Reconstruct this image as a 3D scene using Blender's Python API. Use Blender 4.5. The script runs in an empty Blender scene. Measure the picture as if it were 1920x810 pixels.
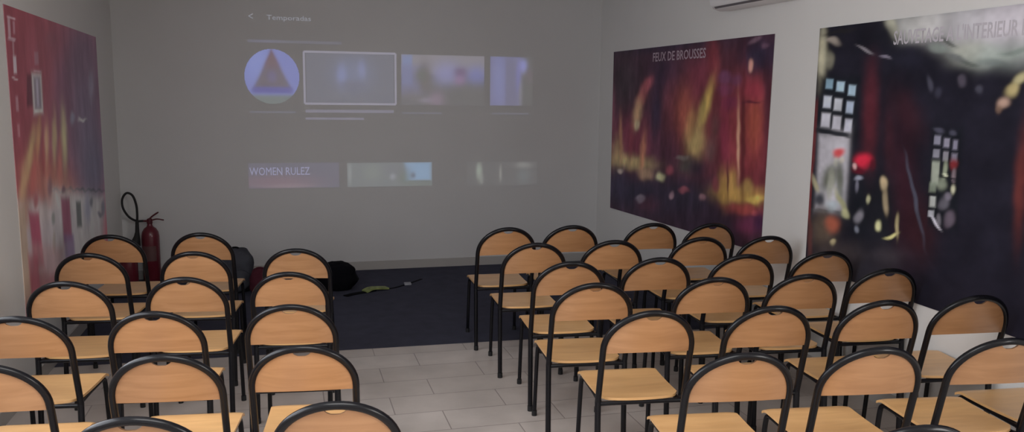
import bpy, bmesh, math, random
import numpy as np
from mathutils import Vector, Matrix, noise
C = bpy.context.scene.collection
random.seed(7)
PI = math.pi

# ------------------------------------------------------------ camera, light, exposure
scn = bpy.context.scene
cd = bpy.data.cameras.new('camera'); cam = bpy.data.objects.new('camera', cd); C.objects.link(cam)
cd.sensor_width = 36; cd.lens = 36 * 1560 / 1920; cd.clip_start = 0.05
F = Vector((0.261032, 0.954484, -0.1443)); Rt = Vector((0.964966, -0.262107, 0.01185)); U = Rt.cross(F)
cam.matrix_world = Matrix(((Rt.x, U.x, -F.x, 0), (Rt.y, U.y, -F.y, 0), (Rt.z, U.z, -F.z, 1.638), (0, 0, 0, 1)))
scn.camera = cam
w = bpy.data.worlds.new('world'); scn.world = w; w.use_nodes = True
w.node_tree.nodes['Background'].inputs['Color'].default_value = (0.62, 0.75, 1.0, 1)
w.node_tree.nodes['Background'].inputs['Strength'].default_value = 0.6
scn.view_settings.view_transform = 'Standard'; scn.view_settings.look = 'None'
scn.view_settings.exposure = 0; scn.view_settings.gamma = 1; scn.view_settings.use_curve_mapping = False

def area(name, loc, rot, sx, sy, power, col):
    l = bpy.data.lights.new(name, 'AREA'); l.shape = 'RECTANGLE'; l.size = sx; l.size_y = sy; l.energy = power; l.color = col
    o = bpy.data.objects.new(name, l); C.objects.link(o); o.location = loc; o.rotation_euler = rot; return o
# daylight through the glazed openings behind and left of the viewer, plus two added fills
area('daylight_rear', (-0.45, -2.32, 1.5), (PI/2, 0, 0), 1.7, 1.7, 11, (1.0, 0.93, 0.86))
area('daylight_side', (-1.50, 2.8, 1.65), (PI/2, 0, -PI/2), 2.3, 1.3, 53, (0.94, 0.96, 1.0))
area('fill_right', (3.36, -0.2, 1.55), (PI/2, 0, PI/2), 1.7, 1.3, 78, (1.0, 0.95, 0.90))  # added fill to brighten the left wall and left chair backs
area('fill_roof', (0.2, 1.0, 2.88), (0, 0, 0), 2.0, 1.7, 72, (1.0, 0.98, 0.95))  # added overhead fill for floor and seats

# ------------------------------------------------------------ helpers
def tag(o, label=None, cat=None, group=None, kind=None):
    if label: o['label'] = label
    if cat: o['category'] = cat
    if group: o['group'] = group
    if kind: o['kind'] = kind
    return o
def thing(name, label, cat, loc=(0,0,0), rz=0, group=None):
    o = bpy.data.objects.new(name, None); o.empty_display_size = .1; C.objects.link(o)
    o.location = loc; o.rotation_euler = (0, 0, rz); return tag(o, label, cat, group)
def obj(name, bm, m, parent=None, smooth=True):
    me = bpy.data.meshes.new(name); bmesh.ops.recalc_face_normals(bm, faces=bm.faces[:]); bm.to_mesh(me); bm.free()
    if smooth:
        for p_ in me.polygons: p_.use_smooth = True
        try: me.set_sharp_from_angle(angle=math.radians(38))
        except Exception: pass
    me.materials.append(m)
    o = bpy.data.objects.new(name, me); C.objects.link(o)
    if parent: o.parent = parent
    return o
def box(bm, x0, x1, y0, y1, z0, z1, bev=0, seg=2):
    g = bmesh.ops.create_cube(bm, size=1)
    for v in g['verts']:
        v.co = Vector((x0 + (v.co.x+.5)*(x1-x0), y0 + (v.co.y+.5)*(y1-y0), z0 + (v.co.z+.5)*(z1-z0)))
    if bev:
        es = {e for v in g['verts'] for e in v.link_edges}
        bmesh.ops.bevel(bm, geom=list(es), offset=bev, segments=seg, affect='EDGES', profile=.5)
def struct(name, bm, m): 
    o = obj(name, bm, m, smooth=False); o['kind'] = 'structure'; return o
def sweep(bm, pts, r, n=10, cap=True):
    pts = [Vector(p_) for p_ in pts]; rr = r if isinstance(r, (list, tuple)) else [r]*len(pts)
    t0 = (pts[1]-pts[0]).normalized(); ref = Vector((0,1,0)) if abs(t0.y) < .8 else Vector((1,0,0))
    nrm = (ref - t0*ref.dot(t0)).normalized(); rings = []
    for i, p_ in enumerate(pts):
        a = pts[max(i-1,0)]; b = pts[min(i+1,len(pts)-1)]; t = (b-a).normalized()
        nrm = (nrm - t*nrm.dot(t)).normalized(); bn = t.cross(nrm)
        rings.append([bm.verts.new(p_ + (nrm*math.cos(2*PI*k/n) + bn*math.sin(2*PI*k/n))*rr[i]) for k in range(n)])
    for a, b in zip(rings, rings[1:]):
        for k in range(n): bm.faces.new((a[k], a[(k+1)%n], b[(k+1)%n], b[k]))
    if cap:
        bm.faces.new(rings[0]); bm.faces.new(rings[-1])
def lathe(bm, prof, n=28, cx=0, cy=0):
    rings = []
    for r, z in prof:
        rings.append([bm.verts.new((cx + r*math.cos(2*PI*k/n), cy + r*math.sin(2*PI*k/n), z)) for k in range(n)] if r > 1e-5 else [bm.verts.new((cx, cy, z))])
    for a, b in zip(rings, rings[1:]):
        for k in range(n):
            k2 = (k+1) % n
            if len(a) == 1 and len(b) == 1: continue
            if len(a) == 1: bm.faces.new((a[0], b[k], b[k2]))
            elif len(b) == 1: bm.faces.new((a[k], a[k2], b[0]))
            else: bm.faces.new((a[k], a[k2], b[k2], b[k]))
    if len(rings[0]) > 1: bm.faces.new(rings[0])
    if len(rings[-1]) > 1: bm.faces.new(rings[-1])
def smooth_path(P, n=8):
    P = [Vector(q) for q in P]; Q = [P[0]*2-P[1]] + P + [P[-1]*2-P[-2]]; out = []
    for i in range(1, len(Q)-2):
        for k in range(n):
            t = k/n; a, b, c, d = Q[i-1:i+3]
            out.append(.5*((2*b) + (c-a)*t + (2*a-5*b+4*c-d)*t*t + (3*b-a-3*c+d)*t**3))
    out.append(P[-1]); return out
def grid_slab(bm, top, bot, nu, nv):
    """closed slab from two functions of (i,j)"""
    A = [[bm.verts.new(top(i/nu, j/nv)) for j in range(nv+1)] for i in range(nu+1)]
    B = [[bm.verts.new(bot(i/nu, j/nv)) for j in range(nv+1)] for i in range(nu+1)]
    for i in range(nu):
        for j in range(nv):
            bm.faces.new((A[i][j], A[i+1][j], A[i+1][j+1], A[i][j+1])); bm.faces.new((B[i][j], B[i][j+1], B[i+1][j+1], B[i+1][j]))
    for i in range(nu):
        bm.faces.new((A[i][0], B[i][0], B[i+1][0], A[i+1][0])); bm.faces.new((A[i][nv], A[i+1][nv], B[i+1][nv], B[i][nv]))
    for j in range(nv):
        bm.faces.new((A[0][j], A[0][j+1], B[0][j+1], B[0][j])); bm.faces.new((A[nu][j], B[nu][j], B[nu][j+1], A[nu][j+1]))

# ------------------------------------------------------------ materials
def mat(name, col, rough=.6, spec=.4, metal=0, bump=0, bscale=60, var=0, vscale=4, coat=0):
    m = bpy.data.materials.new(name); m.use_nodes = True; nt = m.node_tree; b = nt.nodes['Principled BSDF']
    b.inputs['Base Color'].default_value = (*col, 1); b.inputs['Roughness'].default_value = rough
    b.inputs['Specular IOR Level'].default_value = spec; b.inputs['Metallic'].default_value = metal
    b.inputs['Coat Weight'].default_value = coat
    if var or bump: tc = nt.nodes.new('ShaderNodeTexCoord')
    if var:
        n = nt.nodes.new('ShaderNodeTexNoise'); n.inputs['Scale'].default_value = vscale; n.inputs['Detail'].default_value = 5
        r = nt.nodes.new('ShaderNodeMapRange'); r.inputs['From Min'].default_value = .3; r.inputs['From Max'].default_value = .7
        r.inputs['To Min'].default_value = 1-var; r.inputs['To Max'].default_value = 1+var
        mx = nt.nodes.new('ShaderNodeVectorMath'); mx.operation = 'SCALE'; mx.inputs[0].default_value = col
        nt.links.new(tc.outputs['Object'], n.inputs['Vector']); nt.links.new(n.outputs['Fac'], r.inputs['Value'])
        nt.links.new(r.outputs['Result'], mx.inputs['Scale']); nt.links.new(mx.outputs['Vector'], b.inputs['Base Color'])
    if bump:
        n2 = nt.nodes.new('ShaderNodeTexNoise'); n2.inputs['Scale'].default_value = bscale; n2.inputs['Detail'].default_value = 4
        bp = nt.nodes.new('ShaderNodeBump'); bp.inputs['Strength'].default_value = bump; bp.inputs['Distance'].default_value = .01
        nt.links.new(tc.outputs['Object'], n2.inputs['Vector']); nt.links.new(n2.outputs['Fac'], bp.inputs['Height']); nt.links.new(bp.outputs['Normal'], b.inputs['Normal'])
    return m
def wood_mat(name, ca, cb, rough=.35):
    m = bpy.data.materials.new(name); m.use_nodes = True; nt = m.node_tree; b = nt.nodes['Principled BSDF']; L = nt.links.new
    tc = nt.nodes.new('ShaderNodeTexCoord'); mp = nt.nodes.new('ShaderNodeMapping'); mp.inputs['Scale'].default_value = (2.2, 16, 26)
    oi = nt.nodes.new('ShaderNodeObjectInfo'); ad = nt.nodes.new('ShaderNodeVectorMath'); ad.operation = 'ADD'
    sc = nt.nodes.new('ShaderNodeMath'); sc.operation = 'MULTIPLY'; sc.inputs[1].default_value = 37
    n = nt.nodes.new('ShaderNodeTexNoise'); n.inputs['Scale'].default_value = 1.6; n.inputs['Detail'].default_value = 5; n.inputs['Distortion'].default_value = .6
    r = nt.nodes.new('ShaderNodeValToRGB'); r.color_ramp.elements[0].position = .32; r.color_ramp.elements[1].position = .7
    r.color_ramp.elements[0].color = (*ca, 1); r.color_ramp.elements[1].color = (*cb, 1)
    hs = nt.nodes.new('ShaderNodeHueSaturation'); mr = nt.nodes.new('ShaderNodeMapRange'); mr.inputs['To Min'].default_value = .9; mr.inputs['To Max'].default_value = 1.1
    L(tc.outputs['Object'], mp.inputs['Vector']); L(oi.outputs['Random'], sc.inputs[0]); L(mp.outputs['Vector'], ad.inputs[0]); L(sc.outputs[0], ad.inputs[1])
    L(ad.outputs['Vector'], n.inputs['Vector']); L(n.outputs['Fac'], r.inputs['Fac']); L(oi.outputs['Random'], mr.inputs['Value'])
    L(mr.outputs['Result'], hs.inputs['Value']); L(r.outputs['Color'], hs.inputs['Color']); L(hs.outputs['Color'], b.inputs['Base Color'])
    b.inputs['Roughness'].default_value = rough; b.inputs['Coat Weight'].default_value = .45; b.inputs['Coat Roughness'].default_value = .32
    return m
def attr_mat(name, rough=.5, emit=None):
    m = bpy.data.materials.new(name); m.use_nodes = True; nt = m.node_tree; b = nt.nodes['Principled BSDF']
    a = nt.nodes.new('ShaderNodeAttribute'); a.attribute_name = 'art'
    b.inputs['Roughness'].default_value = rough; b.inputs['Specular IOR Level'].default_value = .12
    if emit is None: nt.links.new(a.outputs['Color'], b.inputs['Base Color'])
    else:
        b.inputs['Base Color'].default_value = (*emit, 1); nt.links.new(a.outputs['Color'], b.inputs['Emission Color']); b.inputs['Emission Strength'].default_value = 1
    return m
WALLC = (.71, .70, .685); WALLF = (.60, .595, .595)  # front wall: same paint darkened, its dimmer light put into the colour
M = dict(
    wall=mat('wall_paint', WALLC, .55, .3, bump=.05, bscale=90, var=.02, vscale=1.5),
    wall_front=mat('wall_paint_dimmed', WALLF, .6, .3, bump=.05, bscale=90, var=.02, vscale=1.5),
    ceiling=mat('ceiling_paint', (.66,.66,.65), .8),
    skirting=mat('skirting_tile', (.42,.40,.38), .4),
    carpet=mat('carpet_pile', (.062,.064,.092), .95, .1, bump=.5, bscale=400, var=.12, vscale=9),
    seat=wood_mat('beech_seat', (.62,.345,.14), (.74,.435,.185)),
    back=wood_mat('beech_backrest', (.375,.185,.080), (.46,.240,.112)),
    tube=mat('black_paint', (.0045,.0045,.0065), .27, .28, coat=.06),
    rubber=mat('black_rubber', (.012,.012,.013), .7),
    red=mat('red_enamel', (.115,.010,.020), .35, coat=.25),
    darkred=mat('dark_red_enamel', (.08,.010,.016), .45),
    bag=mat('grey_fabric', (.060,.062,.075), .9, .1, bump=.4, bscale=120, var=.2, vscale=12),
    black=mat('black_fabric', (.004,.004,.006), .9, .1, bump=.5, bscale=90),
    maroon=mat('maroon_fabric', (.075,.018,.028), .9, .1, bump=.3, bscale=100, var=.2, vscale=14),
    yellow=mat('yellow_green_webbing', (.22,.26,.09), .6, var=.35, vscale=30),
    grey=mat('light_grey_plastic', (.30,.30,.33), .5),
    white=mat('white_plastic', (.72,.71,.72), .45, var=.02),
    slot=mat('dark_slot', (.13,.12,.13), .6),
    frame=mat('window_frame', (.6,.6,.6), .4),
    label=mat('paper_label', (.5,.48,.42), .6),
)
def floor_mat():
    m = bpy.data.materials.new('floor_tiles'); m.use_nodes = True; nt = m.node_tree; b = nt.nodes['Principled BSDF']; L = nt.links.new
    g = nt.nodes.new('ShaderNodeNewGeometry'); mp = nt.nodes.new('ShaderNodeMapping'); mp.inputs['Location'].default_value = (-.511, -4.35, 0)
    br = nt.nodes.new('ShaderNodeTexBrick'); br.offset = .583; br.offset_frequency = 2
    for k, v in (('Scale', 1), ('Mortar Size', .0035), ('Mortar Smooth', .4), ('Brick Width', .59), ('Row Height', .25), ('Bias', -.2)): br.inputs[k].default_value = v
    br.inputs['Color1'].default_value = (.50,.445,.41,1); br.inputs['Color2'].default_value = (.56,.505,.47,1); br.inputs['Mortar'].default_value = (.30,.255,.24,1)
    n = nt.nodes.new('ShaderNodeTexNoise'); n.inputs['Scale'].default_value = 3.5; n.inputs['Detail'].default_value = 7
    mr = nt.nodes.new('ShaderNodeMapRange'); mr.inputs['From Min'].default_value = .3; mr.inputs['From Max'].default_value = .7; mr.inputs['To Min'].default_value = .86; mr.inputs['To Max'].default_value = 1.12
    sc = nt.nodes.new('ShaderNodeVectorMath'); sc.operation = 'SCALE'
    L(g.outputs['Position'], mp.inputs['Vector']); L(mp.outputs['Vector'], br.inputs['Vector']); L(g.outputs['Position'], n.inputs['Vector'])
    L(n.outputs['Fac'], mr.inputs['Value']); L(br.outputs['Color'], sc.inputs[0]); L(mr.outputs['Result'], sc.inputs['Scale']); L(sc.outputs['Vector'], b.inputs['Base Color'])
    bp = nt.nodes.new('ShaderNodeBump'); bp.inputs['Strength'].default_value = .3; bp.inputs['Distance'].default_value = .002; bp.invert = True
    L(br.outputs['Fac'], bp.inputs['Height']); L(bp.outputs['Normal'], b.inputs['Normal'])
    b.inputs['Roughness'].default_value = .38; b.inputs['Specular IOR Level'].default_value = .35
    return m
M['floor'] = floor_mat()

# ------------------------------------------------------------ room
XL, YB, YR, H = -1.373, 7.714, -2.2, 2.75
SL = .0239
def wx(y): return 2.985 + SL*(7.714 - y)          # the right wall runs very slightly out of square
def quad_prism(bm, P, z0, z1):
    a = [bm.verts.new((x, y, z0)) for x, y in P]; b = [bm.verts.new((x, y, z1)) for x, y in P]; n = len(P)
    bm.faces.new(a[::-1]); bm.faces.new(b)
    for k in range(n): bm.faces.new((a[k], a[(k+1)%n], b[(k+1)%n], b[k]))
bm = bmesh.new(); quad_prism(bm, [(XL-.1, YR-.1), (wx(YR)+.1, YR-.1), (wx(YB)+.1, YB+.1), (XL-.1, YB+.1)], -.1, 0); struct('floor', bm, M['floor'])
ROOF_FILL = (-.85, 1.25, .1, 1.9)                       # unseen roof opening above the viewer, added for overhead light
bm = bmesh.new()
for P in ([(XL-.1, YR-.1), (wx(YR)+.1, YR-.1), (wx(YR)+.1, ROOF_FILL[2]), (XL-.1, ROOF_FILL[2])], [(XL-.1, ROOF_FILL[3]), (wx(YR)+.1, ROOF_FILL[3]), (wx(YB)+.1, YB+.1), (XL-.1, YB+.1)],
          [(XL-.1, ROOF_FILL[2]), (ROOF_FILL[0], ROOF_FILL[2]), (ROOF_FILL[0], ROOF_FILL[3]), (XL-.1, ROOF_FILL[3])], [(ROOF_FILL[1], ROOF_FILL[2]), (wx(YR)+.1, ROOF_FILL[2]), (wx(YR)+.1, ROOF_FILL[3]), (ROOF_FILL[1], ROOF_FILL[3])]): quad_prism(bm, P, H, H+.1)
struct('ceiling', bm, M['ceiling'])
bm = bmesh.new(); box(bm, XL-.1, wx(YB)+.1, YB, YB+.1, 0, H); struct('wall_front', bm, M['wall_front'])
W4 = (-1.1, .7, .85, 2.25)  # unseen opening in the right wall, added to let the fill in
bm = bmesh.new()
for y0, y1, z0, z1 in ((YR, W4[0], 0, H), (W4[1], YB, 0, H), (W4[0], W4[1], 0, W4[2]), (W4[0], W4[1], W4[3], H)): quad_prism(bm, [(wx(y0), y0), (wx(y0)+.1, y0), (wx(y1)+.1, y1), (wx(y1), y1)], z0, z1)
struct('wall_right', bm, M['wall'])
# left wall with a window behind the viewer's left shoulder
W1 = (1.6, 4.0, .95, 2.35)
bm = bmesh.new()
for a in ((YR, W1[0], 0, H), (W1[1], YB, 0, H), (W1[0], W1[1], 0, W1[2]), (W1[0], W1[1], W1[3], H)): box(bm, XL-.1, XL, a[0], a[1], a[2], a[3])
struct('wall_left', bm, M['wall'])
W2 = (-1.3, .4, .6, 2.4)
bm = bmesh.new()
for a in ((XL, W2[0], 0, H), (W2[1], wx(YR), 0, H), (W2[0], W2[1], 0, W2[2]), (W2[0], W2[1], W2[3], H)): box(bm, a[0], a[1], YR-.1, YR, a[2], a[3])
struct('wall_rear', bm, M['wall'])
def win(name, pts):
    bm = bmesh.new()
    for b_ in pts: box(bm, *b_)
    return struct(name, bm, M['frame'])
f = .05
win('window_1', [(XL-.08, XL-.03, W1[0], W1[1], W1[2], W1[2]+f), (XL-.08, XL-.03, W1[0], W1[1], W1[3]-f, W1[3]), (XL-.08, XL-.03, W1[0], W1[0]+f, W1[2], W1[3]), (XL-.08, XL-.03, W1[1]-f, W1[1], W1[2], W1[3]), (XL-.08, XL-.03, 2.775, 2.825, W1[2], W1[3])])
X4 = wx(-.2)+.04; win('fill_window_right', [(X4, X4+.05, W4[0], W4[1], W4[2], W4[2]+f), (X4, X4+.05, W4[0], W4[1], W4[3]-f, W4[3]), (X4, X4+.05, W4[0], W4[0]+f, W4[2], W4[3]), (X4, X4+.05, W4[1]-f, W4[1], W4[2], W4[3]), (X4, X4+.05, -.225, -.175, W4[2], W4[3])])  # frame of the added right opening
win('window_2', [(W2[0], W2[1], YR-.08, YR-.03, W2[2], W2[2]+f), (W2[0], W2[1], YR-.08, YR-.03, W2[3]-f, W2[3]), (W2[0], W2[0]+f, YR-.08, YR-.03, W2[2], W2[3]), (W2[1]-f, W2[1], YR-.08, YR-.03, W2[2], W2[3]), (-.475, -.425, YR-.08, YR-.03, W2[2], W2[3])])
win('fill_window_roof', [(ROOF_FILL[0], ROOF_FILL[0]+f, ROOF_FILL[2], ROOF_FILL[3], H+.02, H+.08), (ROOF_FILL[1]-f, ROOF_FILL[1], ROOF_FILL[2], ROOF_FILL[3], H+.02, H+.08), (ROOF_FILL[0], ROOF_FILL[1], ROOF_FILL[2], ROOF_FILL[2]+f, H+.02, H+.08), (ROOF_FILL[0], ROOF_FILL[1], ROOF_FILL[3]-f, ROOF_FILL[3], H+.02, H+.08)])  # frame of the added roof opening
bm = bmesh.new(); box(bm, XL, wx(YB), YB-.012, YB, 0, .082); struct('baseboard_front', bm, M['skirting'])
bm = bmesh.new(); box(bm, XL, XL+.012, YR, YB-.012, 0, .082); struct('baseboard_left', bm, M['skirting'])
bm = bmesh.new(); quad_prism(bm, [(wx(YR)-.012, YR), (wx(YR), YR), (wx(YB), YB-.012), (wx(YB)-.012, YB-.012)], 0, .082); struct('baseboard_right', bm, M['skirting'])
# carpet across the front of the room, its near edge running very slightly askew
bm = bmesh.new(); quad_prism(bm, [(XL+.014, 5.31), (wx(5.2)-.014, 5.19), (wx(YB)-.014, YB-.014), (XL+.014, YB-.014)], .0005, .003)
tag(obj('carpet', bm, M['carpet'], smooth=False), 'dark blue-grey carpet covering the tiled floor in front of the projection wall', 'carpet')
# ------------------------------------------------------------ data of the printed pictures
ART_FIRE_BASE = [(0.122, 0.057, 0.093), (0.063, 0.03, 0.048)]
ART_FIRE = [
    ('g', 0.6315, 0.5904, 5.39, 0.29, 0.19, -3.77, 0.276, 0.058, 0.072, 0.85),
    ('g', 0.8966, 0.5282, 8.62, 0.54, 0.28, -3.41, 0.369, 0.064, 0.077, 0.9),
    ('g', 0.1699, 0.4529, 6.68, 0.26, 0.55, -6.35, 0.401, 0.081, 0.135, 0.75),
    ('g', 0.3681, 1.0179, 2.42, 0.48, 0.04, -21.18, 0.064, 0.044, 0.079, 0.95),
    ('g', 0.9363, 0.9097, 12.09, 0.78, -1.0, -13.94, 0.046, 0.035, 0.072, 0.95),
    ('g', 0.0987, 0.809, 8.73, 0.33, -0.14, -6.15, 0.085, 0.062, 0.079, 0.85),
    ('g', 0.4131, 0.8456, 11.09, 0.53, -0.43, -11.39, 0.062, 0.037, 0.076, 0.8),
    ('g', 0.7082, 0.8738, 30.84, 1.76, -0.36, -6.92, 0.387, 0.076, 0.096, 0.85),
    ('g', 0.6448, 0.8098, 14.74, 0.81, -0.26, -9.23, 0.274, 0.054, 0.089, 0.6),
    ('g', 0.7756, 0.8113, 29.61, 1.75, -0.97, -32.36, 0.263, 0.1, 0.22, 0.7),
    ('g', 0.7789, 0.7544, 25.36, 1.5, -0.33, -38.65, 0.293, 0.078, 0.179, 0.6),
    ('g', 0.8372, 0.7994, 37.19, 2.27, -0.87, -33.1, 0.209, 0.07, 0.154, 0.7),
    ('g', 0.8053, 0.69, 25.75, 1.54, 0.52, -32.3, 0.208, 0.035, 0.098, 0.7),
    ('g', 0.2857, 0.7893, 32.18, -18.38, -7.91, -21.37, 0.696, 0.181, 0.227, 0.9),
    ('g', 0.2443, 0.7122, 33.21, -12.8, -3.31, -13.9, 0.629, 0.184, 0.193, 0.9),
    ('g', 0.2149, 0.617, 33.78, -6.47, -1.25, -12.92, 0.9, 0.588, 0.338, 0.95),
    ('g', 0.2134, 0.5499, 47.34, 1.92, 1.78, -31.22, 0.9, 0.774, 0.484, 0.8),
    ('g', 0.3597, 0.6222, 26.19, -0.55, -0.04, -6.84, 0.05, 0.037, 0.079, 0.85),
    ('g', 0.465, 0.6699, 20.15, 0.98, 0.14, -6.83, 0.255, 0.072, 0.099, 0.6),
    ('g', 0.5471, 0.629, 18.62, 0.96, 0.28, -7.78, 0.506, 0.14, 0.09, 0.65),
    ('g', 0.4526, 0.4023, 12.56, 0.6, 0.92, -8.29, 0.117, 0.041, 0.076, 0.7),
    ('g', 0.6825, 0.688, 45.61, -10.31, -1.91, -9.51, 0.655, 0.456, 0.129, 0.95),
    ('g', 0.6608, 0.6331, 39.37, -8.95, -2.68, -14.88, 0.707, 0.531, 0.188, 0.8),
    ('g', 0.6243, 0.4836, 20.74, 1.11, 1.13, -12.67, 0.79, 0.582, 0.246, 1.0),
    ('g', 0.5934, 0.5744, 38.11, -4.2, -0.87, -13.55, 0.647, 0.33, 0.151, 0.8),
    ('g', 0.7404, 0.5692, 37.7, 2.17, 0.81, -13.33, 0.14, 0.066, 0.066, 0.8),
    ('g', 0.7175, 0.4455, 33.08, 1.87, 1.94, -18.27, 0.181, 0.105, 0.105, 0.7),
    ('g', 0.0462, 0.3502, 21.25, 0.75, 1.27, -11.22, 0.865, 0.596, 0.316, 0.85),
    ('g', 0.162, 0.317, 6.51, -0.95, 0.56, -24.92, 0.9, 0.703, 0.335, 0.95),
    ('g', 0.2665, 0.3816, 48.88, -3.44, 0.4, -9.16, 0.804, 0.346, 0.21, 0.8),
    ('g', 0.0802, 0.4452, 72.27, 2.62, 0.71, -8.24, 0.9, 0.48, 0.276, 0.7),
    ('g', 0.1705, 0.4366, 57.58, -3.1, 0.39, -10.14, 0.492, 0.108, 0.154, 0.7),
    ('g', 0.2478, 0.1258, 3.82, -0.85, 0.24, -8.75, 0.055, 0.046, 0.086, 1.0),
    ('g', 0.5878, 0.1704, 5.2, -0.96, 0.14, -9.27, 0.047, 0.036, 0.064, 1.0),
    ('g', 0.7245, 0.048, 4.94, -0.82, 0.69, -11.54, 0.051, 0.031, 0.055, 1.0),
    ('g', 0.0573, 0.1692, 11.84, 0.42, 1.61, -9.6, 0.07, 0.059, 0.108, 0.9),
    ('g', 0.2921, 0.2633, 20.57, -8.13, -4.36, -32.88, 0.709, 0.461, 0.297, 0.9),
    ('g', 0.4069, 0.262, 32.95, 1.53, 6.32, -40.39, 0.9, 0.854, 0.496, 1.0),
    ('g', 0.4681, 0.3079, 39.29, 1.9, 5.3, -36.77, 0.5, 0.12, 0.163, 0.7),
    ('g', 0.0826, 0.2523, 43.04, 1.56, 10.55, -73.17, 0.9, 0.76, 0.666, 0.8),
    ('g', 0.2612, 0.1087, 26.8, 11.11, 19.94, -48.67, 0.485, 0.429, 0.522, 0.8),
    ('g', 0.4893, 0.1721, 69.0, 3.37, 10.51, -54.83, 0.511, 0.326, 0.384, 0.8),
    ('g', 0.5683, 0.2167, 32.54, 1.67, 12.3, -67.83, 0.406, 0.119, 0.153, 0.8),
    ('g', 0.3121, 0.0832, 12.37, 0.53, 4.61, -22.04, 0.169, 0.055, 0.091, 0.6),
    ('g', 0.5783, 0.3528, 21.32, 1.11, 3.3, -24.63, 0.112, 0.131, 0.112, 0.7),
    ('g', 0.5525, 0.3902, 24.46, 1.25, 8.21, -68.63, 0.334, 0.308, 0.282, 0.6),
    ('g', 0.6443, 0.3531, 22.32, 1.21, 2.68, -19.59, 0.042, 0.032, 0.061, 0.8),
    ('g', 0.8818, 0.2473, 9.06, -0.42, 2.27, -25.33, 0.728, 0.441, 0.127, 0.95),
    ('g', 0.9564, 0.2411, 24.07, 3.27, 13.13, -48.52, 0.857, 0.614, 0.165, 0.95),
    ('g', 0.8015, 0.2752, 38.59, 2.27, 2.31, -13.2, 0.706, 0.429, 0.131, 0.95),
    ('g', 0.8426, 0.301, 44.84, 2.7, 2.87, -17.11, 0.744, 0.451, 0.136, 0.8),
    ('g', 0.9164, 0.2953, 37.99, 2.38, 4.84, -27.64, 0.757, 0.496, 0.166, 0.7),
    ('g', 0.8636, 0.4998, 142.0, 8.7, 0.57, -6.25, 0.9, 0.519, 0.35, 0.85),
    ('g', 0.8845, 0.5526, 83.93, 3.67, 0.18, -3.32, 0.117, 0.024, 0.031, 0.95),
    ('g', 0.8187, 0.3237, 175.89, 10.47, 1.64, -10.39, 0.131, 0.038, 0.038, 0.85),
    ('g', 0.9335, 0.6008, 30.45, 0.85, 0.16, -8.4, 0.605, 0.141, 0.095, 0.85),
    ('g', 0.9216, 0.7483, 26.46, 1.68, -0.15, -22.68, 0.497, 0.07, 0.109, 0.9),
    ('g', 0.9172, 0.6967, 24.62, 1.56, 1.91, -135.12, 0.125, 0.026, 0.047, 0.8),
    ('g', 0.9015, 0.8637, 98.02, 6.2, -2.15, -41.05, 0.807, 0.419, 0.35, 0.9),
    ('g', 0.9143, 0.9809, 30.72, 19.38, 27.28, -58.35, 0.431, 0.258, 0.352, 0.6),
    ('g', 0.9627, 0.955, 69.29, 4.53, -7.75, -85.12, 0.264, 0.15, 0.222, 0.5),
    ('g', 0.9879, 0.6809, 69.09, 4.53, 0.11, -5.19, 0.081, 0.025, 0.045, 0.6),
    ('g', 0.9181, 0.184, 11.47, -0.9, 3.45, -42.43, 0.499, 0.099, 0.089, 0.85),
    ('g', 0.9631, 0.1759, 64.92, 4.14, 14.72, -64.81, 0.724, 0.155, 0.155, 0.8),
    ('g', 0.9282, 0.1078, 21.07, 1.32, 5.98, -23.79, 0.238, 0.051, 0.122, 0.8),
    ('g', 0.9854, 0.1478, 39.64, 2.55, 4.71, -19.54, 0.082, 0.026, 0.087, 0.8),
    ('g', 0.7874, 0.514, 38.88, 2.29, 0.52, -6.28, 0.381, 0.052, 0.114, 0.55),
    ('g', 0.7575, 0.273, 47.97, 2.76, 4.5, -26.0, 0.334, 0.078, 0.104, 0.7),
    ('g', 0.6847, 0.1982, 52.78, 2.91, 11.49, -58.7, 0.484, 0.265, 0.304, 0.8),
    ('g', 0.0056, 0.5585, 41.81, 1.42, 0.25, -4.88, 0.367, 0.122, 0.174, 0.6),
]
ART_RESCUE_BASE = [(0.019, 0.018, 0.03), (0.017, 0.016, 0.028)]
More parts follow.
